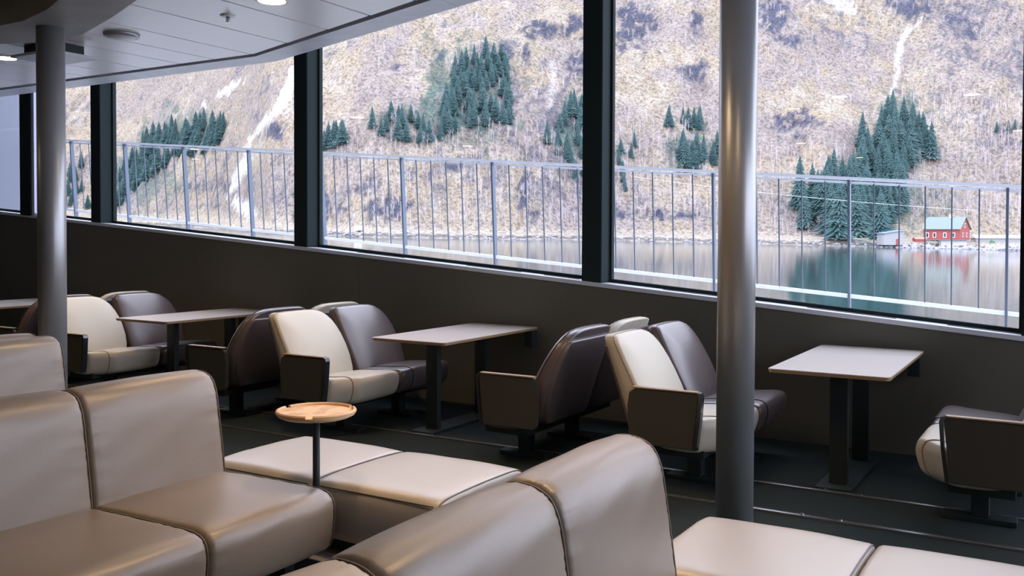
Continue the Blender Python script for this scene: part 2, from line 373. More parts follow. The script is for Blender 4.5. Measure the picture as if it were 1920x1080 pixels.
# ================================================================== UPHOLSTERY
BACK = [(-.10, .16), (-.105, .80), (-.085, .895), (-.03, .925), (.045, .920), (.098, .893), (.128, .83), (.145, .72), (.163, .60), (.183, .455), (.188, .38), (.15, .16)]
SEAT = [(.10, .18), (.10, .43), (.20, .447), (.60, .452), (.80, .452), (.865, .435), (.892, .39), (.890, .30), (.868, .19), (.82, .175)]
SEAT = [(x, z) for x, z in SEAT]
def sofa(x, yend, n, label, flip=False, cream_from=None, W=.72, group=None):
    s = empty('sofa', (x, yend, 0), label, 'sofa', group, rz=math.pi if flip else 0)
    sg = 1 if not flip else -1
    for i in range(n):
        if not flip: y1, y0 = -i*W, -(i+1)*W
        else: y0, y1 = i*W, (i+1)*W
        m = M['taupe']
        lab = None
        if cream_from is not None and i >= cream_from: m = M['cream_l']; lab = 'paler cream leather back section'
        bk = obj('backrest', loaf(BACK, y0+.002, y1-.002, .026, .010, seed=i+x, crease=.0018, it=3), m, s, True)
        if lab: bk['label'] = lab
        obj('piping', loaf_pipe(BACK, y1-.008 if not flip else y0+.008, .0045, -.004, it=3), M['seam'], bk, True)
        st = obj('seat_cushion', loaf(SEAT, y0+.002, y1-.002, .032, .008, seed=i*2+x+3, crease=.0022, it=3), M['taupe'], s, True)
        obj('piping', loaf_pipe(SEAT, y1-.008 if not flip else y0+.008, .0045, -.006, it=3), M['seam'], st, True)
    L = n*W
    ya, yb = (-L+.05, -.05) if not flip else (.05, L-.05)
    b = bmesh.new(); box(b, .0, .78, ya, yb, .14, .178); obj('base_frame', b, M['black'], s)
    for fx in (.06, .66):
        for fy in ((-.12, -L+.2) if not flip else (.12, L-.2)):
            b = bmesh.new(); box(b, fx, fx+.09, min(fy, fy-.06), max(fy, fy-.06), 0, .14, .004); obj('leg', b, M['black'], s)
    return s
sofa(-3.70, 3.17, 3, 'taupe leather sofa at the left front, nearest the small round side table')
sofa(-1.28, 2.92, 4, 'taupe leather sofa in the middle foreground with one paler cream back section', cream_from=2)
sofa(-5.74, 3.70, 3, 'taupe leather sofa behind the left front sofa, only its upper backrest showing')
sofa(-6.00, 3.72, 3, 'sofa back to back with another by the left column, only a warm strip showing', flip=True)
def bench(x0, y0, label, W=.72, n=2, D=.75):
    s = empty('bench', (x0, y0, 0), label, 'bench')
    prof = [(0.0, .20), (-.012, .30), (0, .40), (.035, .442), (.12, .452), (D/2, .456), (D-.12, .452), (D-.035, .442), (D, .40), (D, .30), (D-.01, .20), (D-.06, .175), (.06, .175)]
    for i in range(n):
        bm = loaf(prof, i*W+.002, (i+1)*W-.002, .028, .008, seed=i+x0*2, crease=.002, it=2)
        # profile lies along y here: swap axes
        for v in bm.verts: v.co = Vector((v.co.y, v.co.x, v.co.z))
        c = obj('seat_cushion', bm, M['taupe_lit'], s, True)
        pb = loaf_pipe(prof, (i+1)*W-.012, .004, -.005)
        for v in pb.verts: v.co = Vector((v.co.y, v.co.x, v.co.z))
        obj('piping', pb, M['seam'], c, True)
        for side in (0, 1):       # long welt under the top edge
            pts = [(i*W+.03+(W-.06)*q/8, (.006 if side == 0 else D-.006), .425) for q in range(9)]
            if side == 0: obj('piping', tube(bmesh.new(), pts, .0035, 6), M['seam'], c, True)
    b = bmesh.new(); box(b, .05, n*W-.05, .06, D-.06, .14, .18); obj('base_frame', b, M['black'], s)
    for fx in (.1, n*W-.2):
        for fy in (.1, D-.18):
            b = bmesh.new(); box(b, fx, fx+.08, fy, fy+.08, 0, .14, .004); obj('leg', b, M['black'], s)
    return s
bench(-3.745, 3.245, 'backless two-cushion taupe leather bench behind the small round side table')
bench(-1.28, 2.985, 'backless taupe leather bench in the right foreground, in front of the large column', W=.675)

# side table with carved tray
t = empty('side_table', (-2.972, 3.214, 0), 'small round side table with a rimmed oak tray top on a black pole', 'side table')
b = bmesh.new(); box(b, -.03, .03, -.02, .05, .19, .27, .004); obj('bench_bracket', b, M['black'], t)
b = bmesh.new(); cyl(b, 0, 0, .19, .755, .0165, 24); obj('pole', b, M['black'], t, True)
b = bmesh.new(); lathe(b, [(.05, .752), (.12, .753), (.155, .758), (.176, .768), (.183, .779), (.178, .781), (.165, .781), (.05, .781)], n=72); tt = obj('tray_top', b, M['oak'], t)
for p in tt.data.polygons: p.use_smooth = abs(p.normal.z) < .98
b = bmesh.new()
cuts = [math.radians(a) for a in (62, 182, 302)]
n = 144
def rim_on(a):
    return all(abs((a-c+math.pi) % (2*math.pi)-math.pi) > .085 for c in cuts)
pr = [(.166, .780), (.168, .789), (.173, .793), (.180, .792), (.184, .786), (.183, .778)]
for i in range(n):
    a, c = 2*math.pi*i/n, 2*math.pi*(i+1)/n
    if not rim_on((a+c)/2): continue
    A = [b.verts.new((r*math.cos(a), r*math.sin(a), z)) for r, z in pr]; B = [b.verts.new((r*math.cos(c), r*math.sin(c), z)) for r, z in pr]
    for q in range(len(pr)-1): b.faces.new((A[q], B[q], B[q+1], A[q+1]))
    b.faces.new(A); b.faces.new(B[::-1])
obj('tray_rim', b, M['oakrim'], t)

# ------------------------------------------------------------------ chairs (local: facing +x, seat front at x=0, near side y=0)
CW = .72
def chair(name, lab, x, y, col, facing, arm, group=None):
    c = empty(name, (x, y, 0), lab, 'chair', group)
    f = 1 if facing > 0 else -1
    m = M[col]; sm = M['seam_c'] if col == 'cream' else M['seam_b']
    def put(nm, bm, mm, par=c, smooth=True):
        if f < 0:
            for v in bm.verts: v.co.x = -v.co.x; v.co.y = (CW-v.co.y) if nm not in ('armrest', 'armrest_cap', 'front_edge') else v.co.y
        return obj(nm, bm, mm, par, smooth)
    sp = [(-.50, .26), (-.52, .42), (-.40, .440), (-.20, .452), (-.08, .464), (-.022, .456), (0, .42), (-.004, .36), (-.03, .285), (-.09, .25)]
    oside = arm
    def chamfer(bm):      # front corner next to the armrest is cut back
        for v in bm.verts:
            yy = v.co.y if f > 0 else CW-v.co.y
            k_ = max(0, (.20-yy)/.20) if oside else 0
            v.co.x -= .17*k_*min(1, max(0, (v.co.x+.45)/.45))
        return bm
    st = put('seat', chamfer(loaf(sp, .012, CW-.012, .026, .010, seed=x, crease=0, it=3, nj=24)), m)
    put('piping', chamfer(loaf_pipe(sp, .15 if f > 0 else CW-.15, .0035, .010, it=3)), sm, st)
    # backrest: rounded-top outline, wedge thickness, bulged front
    zb, zt = .30, .958
    # occupant's right shoulder square, left shoulder swept round
    ol = [(.03, zb), (.60, zb), (.64, .36), (.690, .46), (.712, .56), (.712, .66), (.700, .74), (.676, .81), (.645, .865), (.600, .908), (.550, .937), (.480, .953), (.38, zt), (.20, zt), (.06, .954), (.022, .942), (.004, .915), (.004, .80), (.012, .60), (.012, .33)]
    ol = [(y_-CW/2, z_) for y_, z_ in ol]
    O = densify([Vector(p) for p in ol], .03)
    cz = .62; rings = []
    def fx(z): return -.470-(z-.40)*.50
    def th(z): return .095+.16*(.90-z) if z < .9 else .095
    for s_, side in ((0.02, 1), (.3, 1), (.55, 1), (.75, 1), (.88, 1), (.95, 1), (.985, 1), (1.0, 1), (1.0, 0), (.985, -1), (.95, -1), (.85, -1), (.6, -1), (.3, -1), (.02, -1)):
        ring = []
        for p in O:
            y_ = p.x*s_; z_ = cz+(p.y-cz)*s_
            dep = {1: .0, 0: .55, -1: 1.0}[side]
            if side == 1: bul = .040*(1-s_**4)-(0 if s_ < 1 else .018)
            elif side == -1: bul = -.012*(1-s_**2)+.01
            else: bul = 0
            ring.append((fx(z_)-dep*th(z_)+bul, CW/2+y_, z_))
        rings.append(ring)
    bk = put('backrest', loft(rings), m)
    put('piping', tube(bmesh.new(), [(fx(p.y)-.018, CW/2+p.x*1.002, cz+(p.y-cz)*1.002) for p in O], .0035, 6, True), sm, bk)
    Os = [Vector((p.x*.985, min(p.y, .885) if p.y > .885 else p.y)) for p in O]
    rings = []
    for s_, dd in ((.98, .45), (1.0, .55), (1.0, .98), (.985, 1.06), (.95, 1.09), (.6, 1.13), (.02, 1.14)):
        rings.append([(fx(cz+(p.y-cz)*s_)-dd*th(cz+(p.y-cz)*s_)-.004, CW/2+p.x*s_, cz+(p.y-cz)*s_) for p in Os])
    put('back_shell', loft(rings), M['brown'])
    if arm:
        pan = bmesh.new()
        poly = [(-.195, .285), (-.16, .625), (-.165, .638), (-.585, .632), (-.62, .605), (-.63, .52), (-.62, .31), (-.60, .285)]
        a = [pan.verts.new((px, -.045, pz)) for px, pz in poly]; bb = [pan.verts.new((px, -.008, pz)) for px, pz in poly]
        pan.faces.new(a); pan.faces.new(bb[::-1])
        for i in range(len(poly)): pan.faces.new((a[i], bb[i], bb[(i+1) % len(poly)], a[(i+1) % len(poly)]))
        bmesh.ops.bevel(pan, geom=pan.edges[:], offset=.004, segments=2, affect='EDGES')
        ar = put('armrest', pan, M['panel'], smooth=False)
        cap = bmesh.new(); box(cap, -.60, -.17, -.050, -.003, .637, .646, .003); put('armrest_cap', cap, M['oak_edge'], ar, False)
        e = bmesh.new()
        pts = [(-.175, .644), (-.148, .638), (-.138, .612), (-.148, .47), (-.172, .285)]
        P2 = [(-.185, .637), (-.166, .628), (-.160, .608), (-.168, .47), (-.192, .285)]
        vA = [e.verts.new((p[0], -.050, p[1])) for p in pts]; vB = [e.verts.new((p[0], -.003, p[1])) for p in pts]
        wA = [e.verts.new((p[0], -.050, p[1])) for p in P2]; wB = [e.verts.new((p[0], -.003, p[1])) for p in P2]
        for i in range(4):
            e.faces.new((vA[i], vA[i+1], vB[i+1], vB[i])); e.faces.new((wA[i], wA[i+1], vA[i+1], vA[i])); e.faces.new((vB[i], vB[i+1], wB[i+1], wB[i])); e.faces.new((wB[i], wB[i+1], wA[i+1], wA[i]))
        e.faces.new((vA[0], vB[0], wB[0], wA[0])); e.faces.new((vA[4], wA[4], wB[4], vB[4]))
        put('front_edge', e, M['edge'], ar, False)
    b = bmesh.new(); box(b, -.50, -.16, .05, CW-.05, .215, .265); put('seat_frame', b, M['black'], smooth=False)
    b = bmesh.new(); box(b, -.36, -.27, CW/2-.045, CW/2+.045, .03, .22, .006); put('pedestal', b, M['black'], smooth=False)
    b = bmesh.new(); box(b, -.50, -.12, CW/2-.06, CW/2+.06, .0, .03, .006); put('foot', b, M['black'], smooth=False)
    return c
Y1, Y2 = 5.475, 6.20
rows = [
 (-1.76, 1, 'cream', 'brown', 'cream leather chair facing right, half hidden by the large steel column', 'brown leather chair by the window wall, beside the cream chair near the large column'),
 (-3.675, -1, 'brown', 'cream', 'brown leather chair facing left, its back against the cream chair near the large column', 'pale chair by the window wall, only its top edge showing left of the large column'),
 (-4.78, 1, 'cream', 'brown', 'cream leather chair in the middle, left of the middle window table', 'dark brown leather chair by the window wall, beside the middle cream chair'),
 (-6.66, -1, 'brown', 'cream', 'brown leather chair facing left, its back against the middle cream chair', 'pale chair by the window wall, its top edge showing behind the middle cream chair'),
 (-7.79, 1, 'cream', 'brown', 'cream leather chair at the left, just right of the left column', 'brown leather chair by the window wall, partly behind the second table from the left'),
 (-9.68, -1, 'brown', 'cream', 'dark brown leather chair at the far left, mostly hidden behind the left column', 'pale leather chair by the window wall at the far left, its top edge showing'),
 (-.72, -1, 'cream', 'brown', 'cream leather chair at the right edge, facing left', 'brown leather chair by the window wall at the right edge, only its seat showing'),
]
for x, f, c1, c2, l1, l2 in rows:
    chair('lounge_chair', l1, x, Y1, c1, f, True)
    chair('lounge_chair', l2, x, Y2, c2, f, False)

# ------------------------------------------------------------------ window tables
def table(x0, x1, y0, y1, label):
    ZT_ = .775; cx, cy = (x0+x1)/2, (y0+y1)/2
    t = empty('window_table', (cx, cy, 0), label, 'table')
    hx, hy = (x1-x0)/2, (y1-y0)/2
    b = bmesh.new(); prism(b, rrect(-hx+.004, hx-.004, -hy+.004, hy-.004, .035), ZT_-.004, ZT_)
    tp = obj('tabletop', b, M['laminate'], t)
    b = bmesh.new(); prism(b, rrect(-hx, hx, -hy, hy, .04), ZT_-.024, ZT_-.0035)
    for v in b.verts:
        if v.co.z < ZT_-.02: v.co.x *= .985; v.co.y *= .993
    obj('edge_band', b, M['oak_edge'], tp)
    b = bmesh.new(); box(b, -.05, .05, -hy+.25, hy-.15, ZT_-.055, ZT_-.024, .004); obj('top_rail', b, M['black'], t)
    for py in (6.17, 6.90):
        b = bmesh.new(); box(b, -.055, .055, py-cy-.03, py-cy+.03, .02, ZT_-.055, .006); obj('leg', b, M['black'], t)
    b = bmesh.new(); box(b, -.11, .11, 6.17-cy-.165, 6.90-cy+.15, 0, .022, .005); obj('foot_plate', b, M['black'], t)
    b = bmesh.new(); box(b, hx-.10, hx-.02, hy-.10, hy, ZT_-.18, ZT_-.024, .005); obj('wall_bracket', b, M['black'], t)
    return t
table(-1.605, -.882, 5.78, 7.29, 'pale wood-topped table at the right, under the fourth window bay')
table(-4.79, -4.07, 5.80, 7.29, 'pale wood-topped table in the middle, between the cream chair and the turned brown chair')
table(-7.97, -7.22, 5.78, 7.29, 'pale wood-topped table second from the left, beside the left brown and cream chairs')
table(-11.20, -10.2, 5.78, 7.29, 'pale wood-topped table at the far left edge, behind the left column')
# floor tracks
for y, lab in ((5.371, 'thin steel seat track on the dark floor, nearer the aisle'), (5.968, 'thin steel seat track on the dark floor, nearer the window wall')):
    t = empty('seat_track', (-4, y, 0), lab, 'floor track')
    b = bmesh.new(); box(b, -9, 9, -.014, .014, .0, .014, .003); obj('rail', b, M['chrome'], t)
    for xx in (2.72, 2.93, -.3, -.1, 5.4, 5.6):
        b = bmesh.new(); cyl(b, xx, 0, .014, .022, .011, 12); obj('bolt', b, M['chrome'], t)

# ------------------------------------------------------------------ ceiling fittings
def downlight(x, y, lab, grp=None, power=28):
    t = empty('downlight', (x, y, CE), lab, 'ceiling light', grp)
    b = bmesh.new(); lathe(b, [(.085, -.002), (.088, -.012), (.108, -.014), (.122, -.006), (.124, 0), (.08, .0)], n=40); obj('trim_ring', b, M['white'], t, True)
    b = bmesh.new(); lathe(b, [(.02, -.010), (.06, -.0125), (.090, -.0145), (.09, -.008)], n=40); obj('lens', b, M['lamp'], t, True)
    ld = bpy.data.lights.new('downlight_glow', 'SPOT'); ld.energy = power*4; ld.color = (1, .62, .30); ld.spot_size = math.radians(112); ld.spot_blend = 1; ld.shadow_soft_size = .08
    lo = bpy.data.objects.new('downlight_glow', ld); COL.objects.link(lo); lo.parent = t; lo.location = (0, 0, -.10)
    return t
downlight(-4.785, 4.734, 'lit round downlight in the ceiling at the top edge, right of the sprinkler')
downlight(-8.49, 5.03, 'lit round downlight in the ceiling at the far left edge')
for x, y in ((-2.31, 3.79), (-.97, 3.23), (-4.46, 3.5), (-4.04, -1.51), (-2.37, -1.7), (-.68, -1.1), (-3.73, -5.09), (-8.16, 2.76), (-9.44, .87), (-14.4, 2.84), (-16.3, 1.19), (-3.05, 3.0)):  # last lamp has no reflection; added unseen to light the left sofa
    downlight(x, y, 'lit ceiling downlight out of view, one of a set mostly reflected in the windows', 'downlights reflected in the windows')
t = empty('unlit_ceiling_lamp', (-6.676, 4.928, CE), 'round white unlit ceiling fitting with a pale lens, right of the left column', 'ceiling fitting')  # flush round lamp, switched off
b = bmesh.new(); lathe(b, [(.11, -.03), (.125, -.03), (.138, -.018), (.142, 0), (.1, 0)], n=48); obj('ring', b, M['steel'], t, True)
b = bmesh.new(); lathe(b, [(.02, -.045), (.07, -.042), (.105, -.034), (.112, -.026)], n=48); obj('lens', b, M['white'], t, True)
t = empty('sprinkler', (-5.412, 4.904, CE), 'small metal fire sprinkler with a round ceiling rose, in the perforated ceiling', 'sprinkler')
b = bmesh.new(); lathe(b, [(.03, -.012), (.045, -.012), (.056, -.004), (.057, 0), (.03, 0)], n=32); obj('rose', b, M['white'], t, True)
b = bmesh.new(); cyl(b, 0, 0, -.05, -.005, .010, 12)
tube(b, [(-.014, 0, -.012), (-.02, 0, -.03), (-.004, 0, -.05)], .003, 6); tube(b, [(.014, 0, -.012), (.02, 0, -.03), (.004, 0, -.05)], .003, 6); cyl(b, 0, 0, -.056, -.052, .018, 16)
obj('head', b, M['chrome'], t)
t = empty('ceiling_diffuser', (-7.62, 4.95, 3.13), 'square grey plate hanging just below the ceiling behind the left column', 'air diffuser')
b = bmesh.new(); box(b, -.29, .29, -.22, .22, -.012, .012, .004); obj('plate', b, M['fascia'], t)
b = bmesh.new(); box(b, -.2, .2, -.15, .15, .012, .10); obj('neck', b, M['black'], t)

# ================================================================== OUTSIDE RAILING
RY = 9.0
rail = empty('railing', (0, RY, .75), 'galvanised metal deck railing with thin upright bars outside the windows', 'railing')
def rz_top(x): return 2.01-.0785*x-.75
def rz_low(x): return .922-.0785*x-.75
x0r, x1r = -.4545-1.2975*13, -.4545+1.2975*5
b = bmesh.new()
for (zf, hy, hz, yy) in ((rz_top, .028, .014, 0),):
    prism(b, [(x0r, yy-hy), (x1r, yy-hy), (x1r, yy+hy), (x0r, yy+hy)], lambda x: zf(x)-hz*2, zf)
obj('handrail', b, M['galv_lit'], rail)
b = bmesh.new(); prism(b, [(x0r, -.004), (x1r, -.004), (x1r, .004), (x0r, .004)], lambda x: rz_top(x)-.062, lambda x: rz_top(x)-.040); obj('upper_flat_bar', b, M['galv_lit'], rail)
b = bmesh.new(); prism(b, [(x0r, .05), (x1r, .05), (x1r, .09), (x0r, .09)], lambda x: rz_low(x)-.035, rz_low); obj('lower_rail', b, M['galv_lit'], rail)
def bar(bm, x, wx, wy, ztop, zbot):
    v = []
    for (z, y) in ((zbot, .07+(rz_low(x)-zbot)*.07), (ztop, 0)):
        v.append([bm.verts.new((x+sx*wx, y+sy*wy, z)) for sx, sy in ((-1, -1), (1, -1), (1, 1), (-1, 1))])
    bm.faces.new(v[0][::-1]); bm.faces.new(v[1])
    for i in range(4): bm.faces.new((v[0][i], v[0][(i+1) % 4], v[1][(i+1) % 4], v[1][i]))
for kk in range(-5, 14):
    x = -.4545-1.2975*kk
    b = bmesh.new(); bar(b, x, .011, .030, rz_top(x)-.028, rz_low(x)-.26); obj('post', b, M['galv'], rail)
    if -4 <= kk < 12:
        for q in range(1, 6):
            xx = x-1.2975*q/6
            b = bmesh.new(); bar(b, xx, .0055, .0055, rz_top(xx)-.05, rz_low(xx)-.02); obj('baluster', b, M['galv'], rail)

# ================================================================== FJORD
NUP = Vector((.0220, -.0020, 1)).normalized()
EYv = (Vector((-math.sin(YAW), math.cos(YAW), 0))-NUP*NUP.dot(Vector((-math.sin(YAW), math.cos(YAW), 0)))).normalized(); EXv = EYv.cross(NUP)
EM = Matrix(((EXv.x, EYv.x, NUP.x, 0), (EXv.y, EYv.y, NUP.y, 0), (EXv.z, EYv.z, NUP.z, 1.6), (0, 0, 0, 1)))   # fjord frame: level water, 7 m below the eye
EMn = np.array(EM)
def vhash(i, j, s):
    h = np.sin(i*127.1+j*311.7+s*74.7)*43758.5453; return h-np.floor(h)
def vnoise(x, y, s=0):
    i = np.floor(x); j = np.floor(y); f = x-i; g = y-j; f = f*f*(3-2*f); g = g*g*(3-2*g)
    return (vhash(i, j, s)*(1-f)+vhash(i+1, j, s)*f)*(1-g)+(vhash(i, j+1, s)*(1-f)+vhash(i+1, j+1, s)*f)*g
def fbm(x, y, o=5, s=0):
    r = 0; a = .5; t = 0
    for k in range(o): r = r+a*vnoise(x*2**k+k*17.3, y*2**k-k*9.1, s+k); t += a; a *= .55
    return r/t
UC = np.array([-3, -1.2, -.7, -.43, -.33, -.26, -.15, .0, .08, .25, .33, .42, .6, 1.2, 3])
BC = np.array([1500, 1000, 820, 700, 560, 425, 375, 395, 421, 418, 408, 400, 385, 330, 300])
FC = np.array([150, 150, 120, 110, 70, 22, 18, 18, 18, 26, 34, 60, 70, 70, 70])
def height(a, b):
    u = a/b; sh = np.interp(u, UC, BC); d = b-sh+6*(fbm(a/22, b/22, 3, 5)-.5)
    fl = np.interp(u, UC, FC)
    h = -7+2.6*np.clip((d+3)/9, -1, 1)*(1)+.03*np.clip(d, 0, fl)
    sl = np.clip(d-fl, 0, None)
    rid = 1-np.abs(2*fbm(a/70, b/120, 5, 1)-1)
    h = h+sl*.82+np.clip(sl/40, 0, 1)*(30*(fbm(a/60, b/90, 5, 2)-.5)+20*(rid-.7)+9*(fbm(a/14+b/40, b/17, 4, 3)-.5)-9*np.abs(2*fbm(a/26-b/50, b/34, 4, 21)-1)+3)+np.clip(sl/8, 0, 1)*2.5*(fbm(a/6, b/6, 3, 8)-.5)
    return np.clip(h, -9.5, 430)
def hy(x): return 416.7+.022*(x-960)
def uv(px, py): return (px-960)/F_PX, (hy(px)-py)/F_PX
def onhill(px, py):
    u, v = uv(px, py); b = np.arange(330, 1100, .5); z = v*b; h = height(u*b, b); i = np.argmax(h > z)
    if h[i] <= z[i]: return None
    return u*b[i], b[i], h[i]
def to_world(a, b, z): return EM @ Vector((a, b, z))
# grid
nu, nb = 760, 330
U = np.linspace(-1.0, 1.15, nu); Bt = np.linspace(0, 1, nb)
B = 300+260*Bt+700*Bt**2.2
UU, T = np.meshgrid(U, B); shb = np.interp(UU, UC, BC)
BB = np.maximum(T+(shb-400), 200); AA = UU*BB
HH = height(AA, BB)
VV = HH/BB; PX = UU*F_PX+960; PY = 416.7+.022*(PX-960)-VV*F_PX
n1 = fbm(AA/35, HH/35+BB/90, 5, 11); n2 = fbm(AA/7, HH/7, 4, 12); n3 = fbm(AA/90, HH/70, 4, 13); n4 = fbm(AA/3.2, HH/3.2, 3, 14)
straw = np.array([.268, .230, .172]); pale = np.array([.315, .288, .238]); mauve = np.array([.215, .19, .185]); rock = np.array([.052, .060, .095]); snow = np.array([.48, .475, .46]); teal = np.array([.07, .115, .105])  # washed, low-contrast ground tones that stand in for haze
ss = lambda x, a, b: np.clip((x-a)/(b-a), 0, 1)
def mixc(C, c, w_): return C*(1-w_[..., None])+c*w_[..., None]
C = np.ones(HH.shape+(3,))*straw
C = mixc(C, pale, ss(n2, .42, .62)*.8)
wm = ss(n1+.35*(n2-.5), .44, .58)
def blob(x, y, rx, ry, soft=.5):
    q = np.sqrt(((PX-x)/rx)**2+((PY-y)/ry)**2)+(n2-.5)*2.2+(n4-.5)*1.6; return 1-ss(q, 1-soft, 1)
for x, y, rx, ry in ((350, 160, 170, 80), (1860, 290, 130, 110), (1120, 300, 110, 90), (680, 260, 90, 60), (1250, 260, 90, 60), (480, 350, 80, 60), (1780, 150, 90, 120), (1430, 370, 60, 50), (940, 240, 90, 60)):
    wm = np.maximum(wm, blob(x, y, rx, ry, .9)*.85)
C = mixc(C, mauve, wm*.72)
bank = (1-ss(HH, -3.4, -1.5)); C = mixc(C, pale, bank*.9)
fld = ss(PX, 610, 520)*(1-ss(HH, -2, 6)); C = mixc(C, pale, fld*.8)
R_ = ss(n3+.7*(n2-.5)+.7*(n4-.5), .66, .72)*.6*ss(HH, 2, 14)
for x, y, rx, ry in ((1185, 52, 46, 50), (1085, 55, 45, 26), (1080, 120, 30, 30), (1690, 12, 45, 32), (1775, 35, 30, 26), (1440, 35, 34, 36), (1290, 45, 16, 22), (975, 100, 14, 24), (1480, 232, 40, 26), (985, 355, 14, 34), (1000, 405, 18, 14), (590, 385, 60, 30), (725, 395, 40, 26), (690, 350, 26, 18), (1160, 400, 46, 14), (1270, 403, 60, 12), (510, 245, 26, 16), (820, 110, 8, 10), (1000, 60, 40, 20), (1290, 140, 26, 22), (850, 310, 40, 12), (940, 95, 18, 24), (1800, 60, 30, 18), (740, 130, 14, 10), (395, 350, 50, 8), (1480, 80, 20, 12), (400, 385, 30, 4)):
    R_ = np.maximum(R_, blob(x, y, rx, ry, .3)*ss(n4, .3, .4))
C = mixc(C, rock, R_*.92)
for x, y, rx, ry in ((870, 175, 80, 95), (800, 220, 70, 45), (1290, 280, 60, 35), (1690, 250, 60, 70), (1620, 380, 120, 70), (1070, 240, 40, 60), (340, 240, 70, 40), (265, 330, 70, 60)):
    C = mixc(C, teal, blob(x, y, rx, ry, .5)*.72)
def streak(pts, wds):
    best = np.full(PX.shape, 9.)
    jx = PX+(n2-.5)*16; jy = PY+(n4-.5)*14
    for (a, b_), w0, w1 in zip(zip(pts[:-1], pts[1:]), wds[:-1], wds[1:]):
        dx, dy = b_[0]-a[0], b_[1]-a[1]; t_ = np.clip(((jx-a[0])*dx+(jy-a[1])*dy)/(dx*dx+dy*dy), 0, 1)
        q = np.hypot(jx-a[0]-t_*dx, jy-a[1]-t_*dy)/(w0+(w1-w0)*t_); best = np.minimum(best, q)
    return 1-ss(best, .75, 1.1)
sn = np.maximum.reduce([streak([(545, 130), (530, 190), (490, 235), (465, 262), (458, 300), (440, 340), (428, 364)], [9, 9, 6, 4, 13, 10, 3]),
    streak([(443, 376), (458, 388), (474, 402)], [7, 13, 8]), streak([(378, 193), (430, 163), (458, 150)], [3, 4, 2]), streak([(420, 178), (438, 165)], [3, 2]),
    streak([(1712, 38), (1680, 70), (1668, 110), (1672, 135), (1660, 175)], [3, 5, 7, 5, 3])*.85, streak([(1540, -10), (1562, 12), (1590, 25)], [18, 14, 4])*.8,
    streak([(1030, 120), (1030, 170), (1026, 210)], [7, 8, 3])*.35])
C = mixc(C, snow, sn)
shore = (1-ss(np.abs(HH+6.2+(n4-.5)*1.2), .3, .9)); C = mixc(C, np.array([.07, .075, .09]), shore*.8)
P3 = np.stack([AA, BB, HH, np.ones_like(HH)], -1) @ EMn.T
me = bpy.data.meshes.new('mountainside'); Vn = P3[..., :3].reshape(-1, 3)
idx = np.arange(nu*nb).reshape(nb, nu); q = np.stack([idx[:-1, :-1], idx[:-1, 1:], idx[1:, 1:], idx[1:, :-1]], -1).reshape(-1, 4)
me.vertices.add(len(Vn)); me.vertices.foreach_set('co', Vn.ravel()); me.loops.add(q.size); me.loops.foreach_set('vertex_index', q.ravel())
me.polygons.add(len(q)); me.polygons.foreach_set('loop_start', np.arange(0, q.size, 4)); me.polygons.foreach_set('loop_total', np.full(len(q), 4))
me.polygons.foreach_set('use_smooth', np.ones(len(q), bool)); me.update(calc_edges=True)
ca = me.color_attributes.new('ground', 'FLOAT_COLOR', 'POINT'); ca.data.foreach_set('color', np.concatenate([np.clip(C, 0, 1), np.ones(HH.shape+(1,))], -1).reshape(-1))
hm = mat('mountain_ground', (.4, .35, .3), .95, spec=.1); nt = hm.node_tree; N = nt.nodes; L = nt.links; bs = N['Principled BSDF']
at = N.new('ShaderNodeAttribute'); at.attribute_name = 'ground'
tc = N.new('ShaderNodeTexCoord')
nz = N.new('ShaderNodeTexNoise'); nz.inputs['Scale'].default_value = .55; nz.inputs['Detail'].default_value = 7; nz.inputs['Roughness'].default_value = .7; L.new(tc.outputs['Object'], nz.inputs['Vector'])
cr = N.new('ShaderNodeValToRGB'); cr.color_ramp.elements[0].position = .38; cr.color_ramp.elements[0].color = (.54, .53, .56, 1); cr.color_ramp.elements[1].position = .55; cr.color_ramp.elements[1].color = (1.2, 1.18, 1.14, 1)
L.new(nz.outputs['Fac'], cr.inputs[0])
mp = N.new('ShaderNodeMapping'); mp.inputs['Scale'].default_value = (1.6, 1.6, .16); L.new(tc.outputs['Object'], mp.inputs[0])
nv = N.new('ShaderNodeTexNoise'); nv.inputs['Scale'].default_value = 1.0; nv.inputs['Detail'].default_value = 3; L.new(mp.outputs[0], nv.inputs['Vector'])
c2 = N.new('ShaderNodeValToRGB'); c2.color_ramp.elements[0].position = .38; c2.color_ramp.elements[0].color = (.8, .78, .82, 1); c2.color_ramp.elements[1].position = .6; c2.color_ramp.elements[1].color = (1.12, 1.1, 1.1, 1); L.new(nv.outputs['Fac'], c2.inputs[0])
def mul(a, b):
    m_ = N.new('ShaderNodeMix'); m_.data_type = 'RGBA'; m_.blend_type = 'MULTIPLY'; m_.inputs[0].default_value = 1; m_.clamp_result = False
    L.new(a, m_.inputs[6]); L.new(b, m_.inputs[7]); return m_.outputs[2]
L.new(mul(mul(at.outputs['Color'], cr.outputs[0]), c2.outputs[0]), bs.inputs['Base Color'])
bp = N.new('ShaderNodeBump'); bp.inputs['Strength'].default_value = .8; bp.inputs['Distance'].default_value = 1.6; L.new(nz.outputs['Fac'], bp.inputs['Height']); L.new(bp.outputs[0], bs.inputs['Normal'])
mo = link('mountainside', me, hm); tag(mo, kind='structure')
